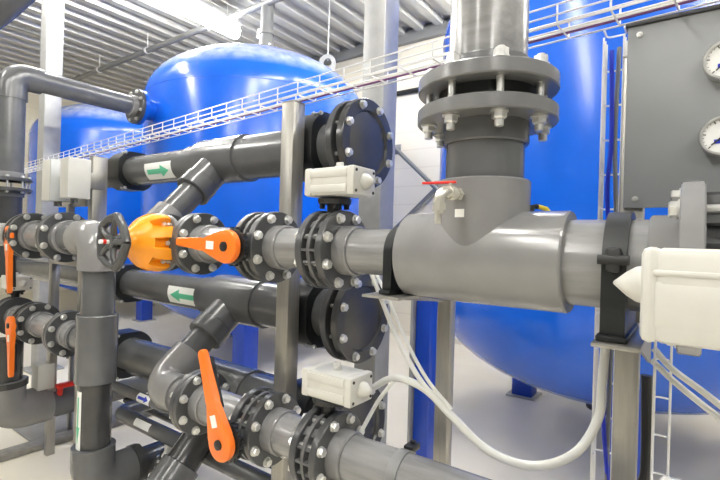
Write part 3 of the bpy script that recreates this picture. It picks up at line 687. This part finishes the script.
# ------------------------------------------------------------------ left hand skid
XV, RV = -2.53, .087
def left_column():
    t = thing('drop_pipe', 'grey vertical pipe with a green down arrow and a bend at its top', 'pipe', (XV, YA, -1.31))
    elbow_fit(t, (-2.72, YA, -.035), (XV, YA, -.035), (XV, YA, -.20), RV*1.17, PVCL, .155)
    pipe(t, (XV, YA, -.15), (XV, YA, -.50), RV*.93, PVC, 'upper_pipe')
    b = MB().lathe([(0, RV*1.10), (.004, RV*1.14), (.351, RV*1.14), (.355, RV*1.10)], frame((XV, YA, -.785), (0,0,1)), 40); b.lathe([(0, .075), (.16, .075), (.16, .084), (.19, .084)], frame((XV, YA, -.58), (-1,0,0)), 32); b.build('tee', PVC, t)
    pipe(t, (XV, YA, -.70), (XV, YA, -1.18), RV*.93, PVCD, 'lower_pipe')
    elbow_fit(t, (XV, YA, -1.12), (XV, YA, -1.31), (XV, YA+.20, -1.31), RV*1.2, PVC, .12, 'foot_bend')
    pipe(t, (XV, YA+.18, -1.31), (XV, YA+.75, -1.31), RV*.9, PVCD, 'foot_pipe')
    sticker(t, (XV, YA, -1.125), (0,0,1), (.55,-1,0), RV*.93, 0, .305, -.80, -.20, -1)
    MB().lathe([(0, .10), (.005, .11), (.05, .11), (.055, .10)], frame((XV, YA+.20, -1.31), (0,1,0)), 12).build('union_nut', PVCD, t)
    pipe(t, (-3.0, YA, -.035), (-2.70, YA, -.035), RV*.95, PVC, 'inlet_pipe')
    flange(t, (-2.95, YA, -.035), (1,0,0), .145, RV, shank=.08, br=.017)
    s = thing('pipe_spool', 'flanged grey pipe left of the bend at far left, upper row', 'pipe', (-3.2, YA, -.18))
    pipe(s, (-3.41, YA, -.035), (-2.952, YA, -.035), RV*.95, PVCM); flange(s, (-2.952, YA, -.035), (-1,0,0), .145, RV); flange(s, (-3.41, YA, -.035), (1,0,0), .145, RV, shank=.12, br=.017)
    s = thing('pipe_spool', 'flanged grey pipe at the left edge in the upper row', 'pipe', (-3.8, YA, -.18))
    pipe(s, (-4.6, YA, -.035), (-3.466, YA, -.035), RV*.95, PVCM); flange(s, (-3.466, YA, -.035), (-1,0,0), .145, RV)
    lever_valve('lever valve with a hanging orange handle at the left edge, upper row', -3.438, YA, -.035, .056, .145, .115, math.radians(-97), .36)
    # lower row
    z = -.58
    s = thing('pipe_spool', 'short flanged grey pipe left of the vertical pipe in the lower row', 'pipe', (-2.9, YA, z-.128))
    MB().lathe([(0, RP), (.12, RP)], frame((-2.86, YA, z), (1,0,0)), 32).build('pipe', PVCM, s); flange(s, (-2.86, YA, z), (1,0,0), RF, RP, hub=.03, shank=.08)
    s = thing('pipe_spool', 'flanged grey pipe in the lower row behind the hanging lever', 'pipe', (-3.1, YA, z-.128))
    pipe(s, (-3.30, YA, z), (-2.862, YA, z), RP, PVCM); flange(s, (-2.862, YA, z), (-1,0,0), RF, RP); flange(s, (-3.30, YA, z), (1,0,0), RF, RP, shank=.125)
    lever_valve('lever valve with a hanging orange handle at the left edge, lower row', -3.328, YA, z, .056, RF, .125, math.radians(-95), .31)
    s = thing('pipe_spool', 'flanged grey pipe at the left edge in the lower row', 'pipe', (-3.5, YA, z-.128))
    pipe(s, (-3.66, YA, z), (-3.356, YA, z), RP, PVCM); flange(s, (-3.356, YA, z), (-1,0,0), RF, RP); flange(s, (-3.66, YA, z), (1,0,0), RF, RP)
    actuated_valve('butterfly valve with a cream actuator at far left between the orange handles', -3.688, YA, z, .056, RF, zo=.19)
    s = thing('pipe_spool', 'grey pipe leaving the picture left of the far left actuator', 'pipe', (-4.2, YA, z-.128))
    pipe(s, (-4.7, YA, z), (-3.716, YA, z), RP, PVCM); flange(s, (-3.716, YA, z), (-1,0,0), RF, RP)
    # bend near the floor
    s = thing('pipe_bend', 'thick grey pipe bend low at the left edge above the floor', 'pipe', (-3.75, 1.1, -H))
    bx, by, bz = -3.62, 1.10, -1.20
    elbow_fit(s, (bx, by, -.98), (bx, by, bz), (bx, by+.26, bz), .122, PVCL, .16)
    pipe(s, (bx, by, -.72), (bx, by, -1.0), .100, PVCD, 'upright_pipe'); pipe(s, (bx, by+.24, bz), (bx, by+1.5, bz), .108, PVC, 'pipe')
    MB().lathe([(0, .132), (.035, .132)], frame((bx, by, -1.02), (0,0,1)), 32).build('collar', PVCD, s)
    MB().box((bx, 1.6, (-H+bz-.1)/2), (.05, .05, H+bz-.1), .003).build('prop', SS, s)
left_column()
def jbox(label, x, y, z, w, d, h, m=BOXM, lid=None):
    t = thing('junction_box', label, 'box', (x, y, z))
    MB().box((x, y, z+h/2), (w, d, h), .006).build('housing', m, t)
    MB().box((x+w/2+.008, y, z+h/2), (.018, d*1.02, h*1.02), .005).build('lid', lid or m, t)
    for k in (-.25, .25): MB().cyl((x+w*k, y, z), (x+w*k, y, z-.03), .011, 10).build('cable_gland', CONDM, t)
    if z > 0: MB().box((x-w*.1, y+d/2+.05, z+h*.5), (.05, .11, .10), .002).build('mounting_arm', SS, t)
    if -1 < z < -.5: MB().box((x, y+d*.3, (z-H)/2), (.03, .03, z+H), .002).build('stand', SS, t)
jbox('pale junction box fixed to the far left stainless post', -3.03, 1.245, .20, .10, .125, .235)
jbox('junction box with a smoky clear lid at far left', -3.22, 1.23, .185, .12, .14, .25, BOXM, CLEAR)
t = thing('steel_stand', 'low stainless frame below the flanges at far left', 'frame', (-3.35, 1.36, -H))
for x in (-3.58, -3.14): MB().box((x, 1.36, (-.22-H)/2), (.05, .05, H-.22), .003).build('leg', SS, t)
MB().box((-3.36, 1.36, -.20), (.50, .055, .05), .003).build('crossbar', SS, t)
MB().box((-3.36, 1.36, .005), (.04, .04, .36), .003).build('riser', SS, t)
MB().box((-3.36, 1.38, .19), (.40, .03, .05), .003).build('box_rail', SS, t)
jbox('small beige control box low at left under the flanges', -3.83, 1.55, -.93, .11, .13, .19, BOXM)
jbox('grey control box standing above the red lever at far left', -3.62, 1.32, -1.085, .10, .10, .17, BOXM)
t = thing('red_lever', 'small red lever on the low pipe bend at far left', 'lever', (-3.5, 1.42, -1.13)); k = MB(); k.box((-3.50, 1.44, -1.065), (.05, .16, .03), .008); k.cyl((-3.545, 1.40, -1.14), (-3.52, 1.40, -1.06), .018, 12); k.build('grip', RED, t)

# small pipes low behind
def small(label, pts, r, rad=.05, m=PVC, st=None, unions=()):
    t = thing('small_pipe', label, 'pipe', pts[0]); MB().tube(bend(pts, rad, 6), r, 16).build('pipe', m, t)
    for p, q in unions: MB().cyl(p, q, r*1.35, 16).build('coupling', m, t)
    return t
s = small('thin grey pipe with a small blue arrow slanting down behind the inlet bend', [(-3.3, 1.45, -.955), (-1.3, 1.45, -.955)], .030)
sticker(s, (-2.58, 1.45, -.955), (1,0,0), (.1,-1,.45), .030, 0, .13, -.9, .9, 1, NAVY, 'flow_label')
s_u = small('thin grey U shaped pipe with a white tag low behind the vertical pipe', [(-2.88, 2.3, -1.12), (-2.88, 1.47, -1.12), (-1.45, 1.47, -1.12)], .042, .07, PVC, unions=[((-2.88, 1.9, -1.12), (-2.88, 1.98, -1.12))])
sticker(s_u, (-2.62, 1.47, -1.12), (1,0,0), (.1,-1,.6), .042, 0, .16, -.5, .5, 0)
small('thin dark pipe running low behind the vertical pipe', [(-3.6, 1.9, -1.32), (-1.4, 1.9, -1.32)], .026, .05, PVCD)
small('thin dark pipe running low toward the tanks', [(-2.9, 2.3, -1.0), (-1.9, 2.3, -1.0)], .030, .05, PVCD)
# sloping branch of the lowest header
s = thing('branch_pipe', 'dark sloping branch pipe with a white strip at the bottom edge', 'pipe', (-1.95, 1.3, -1.3))
o = V((-1.95, YH-.06, ZHB-.07)); u = V((0, -.7071, -.7071))
pipe(s, o, o+u*.50, .080, PVCD); MB().lathe([(0, .088), (.004, .096), (.20, .096)], frame(o+u*.32, u), 36).build('socket', PVC, s)
sticker(s, o, u, (-.9,-.7,.7), .080, .12, .31, -.22, .22, 0)
# foot valve at the vertical pipe's base
s = thing('foot_valve', 'small dark valve with steel bolts at the foot of the vertical pipe', 'valve', (XV+.22, YA+.30, -H))
MB().lathe([(0, .05), (.25, .05), (.255, .075), (.275, .078), (.31, .078), (.33, .05), (.36, .045)], frame((XV+.22, YA+.30, -H), (0,0,1)), 24).build('valve_body', PVCD, s)
bolts(s, (XV+.22, YA+.30, -1.24), (0,0,1), .060, 6, .013, .05)
k = MB(); k.cyl((XV+.22, YA+.30, -1.20), (XV+.22, YA+.30, -1.15), .026, 16); k.cyl((XV+.22, YA+.30, -1.175), (XV+.30, YA+.22, -1.175), .015, 12); k.build('knob', BOXM, s)
# floor kerb and plates at left
tag(MB().box((-3.75, 1.0, -H+.02), (.12, 3.0, .04), .004).build('floor_kerb', mat('grey_concrete_kerb', (.30,.29,.26), .6, vary=.15, scale=25)), 'low grey concrete kerb crossing the floor at lower left', 'kerb')
tag(MB().box((-4.05, 1.75, -H+.008), (.40, .8, .016), .002).build('drip_plate', mat('grey_sheet', (.25,.25,.24), .45, vary=.1, scale=6)), 'grey sheet lying on the floor under the low pipe bend', 'plate')

# ------------------------------------------------------------------ light and camera
w = bpy.data.worlds.new('World'); bpy.context.scene.world = w; w.use_nodes = True
w.node_tree.nodes['Background'].inputs[0].default_value = (1, .97, .91, 1); w.node_tree.nodes['Background'].inputs[1].default_value = .18
cam = bpy.data.cameras.new('Camera'); co = bpy.data.objects.new('Camera', cam); C.objects.link(co)
cam.sensor_width = 36; cam.lens = 23.0; co.location = (0, 0, H); co.rotation_euler = (M4.Rotation(math.radians(35.7), 4, 'Z') @ M4.Rotation(PI/2, 4, 'X') @ M4.Rotation(math.radians(1.7), 4, 'Z')).to_euler(); cam.clip_start = .02
sc = bpy.context.scene; sc.camera = co
vs = sc.view_settings; vs.view_transform = 'Standard'; vs.look = 'None'; vs.gamma = 1; vs.use_curve_mapping = False; vs.exposure = .12
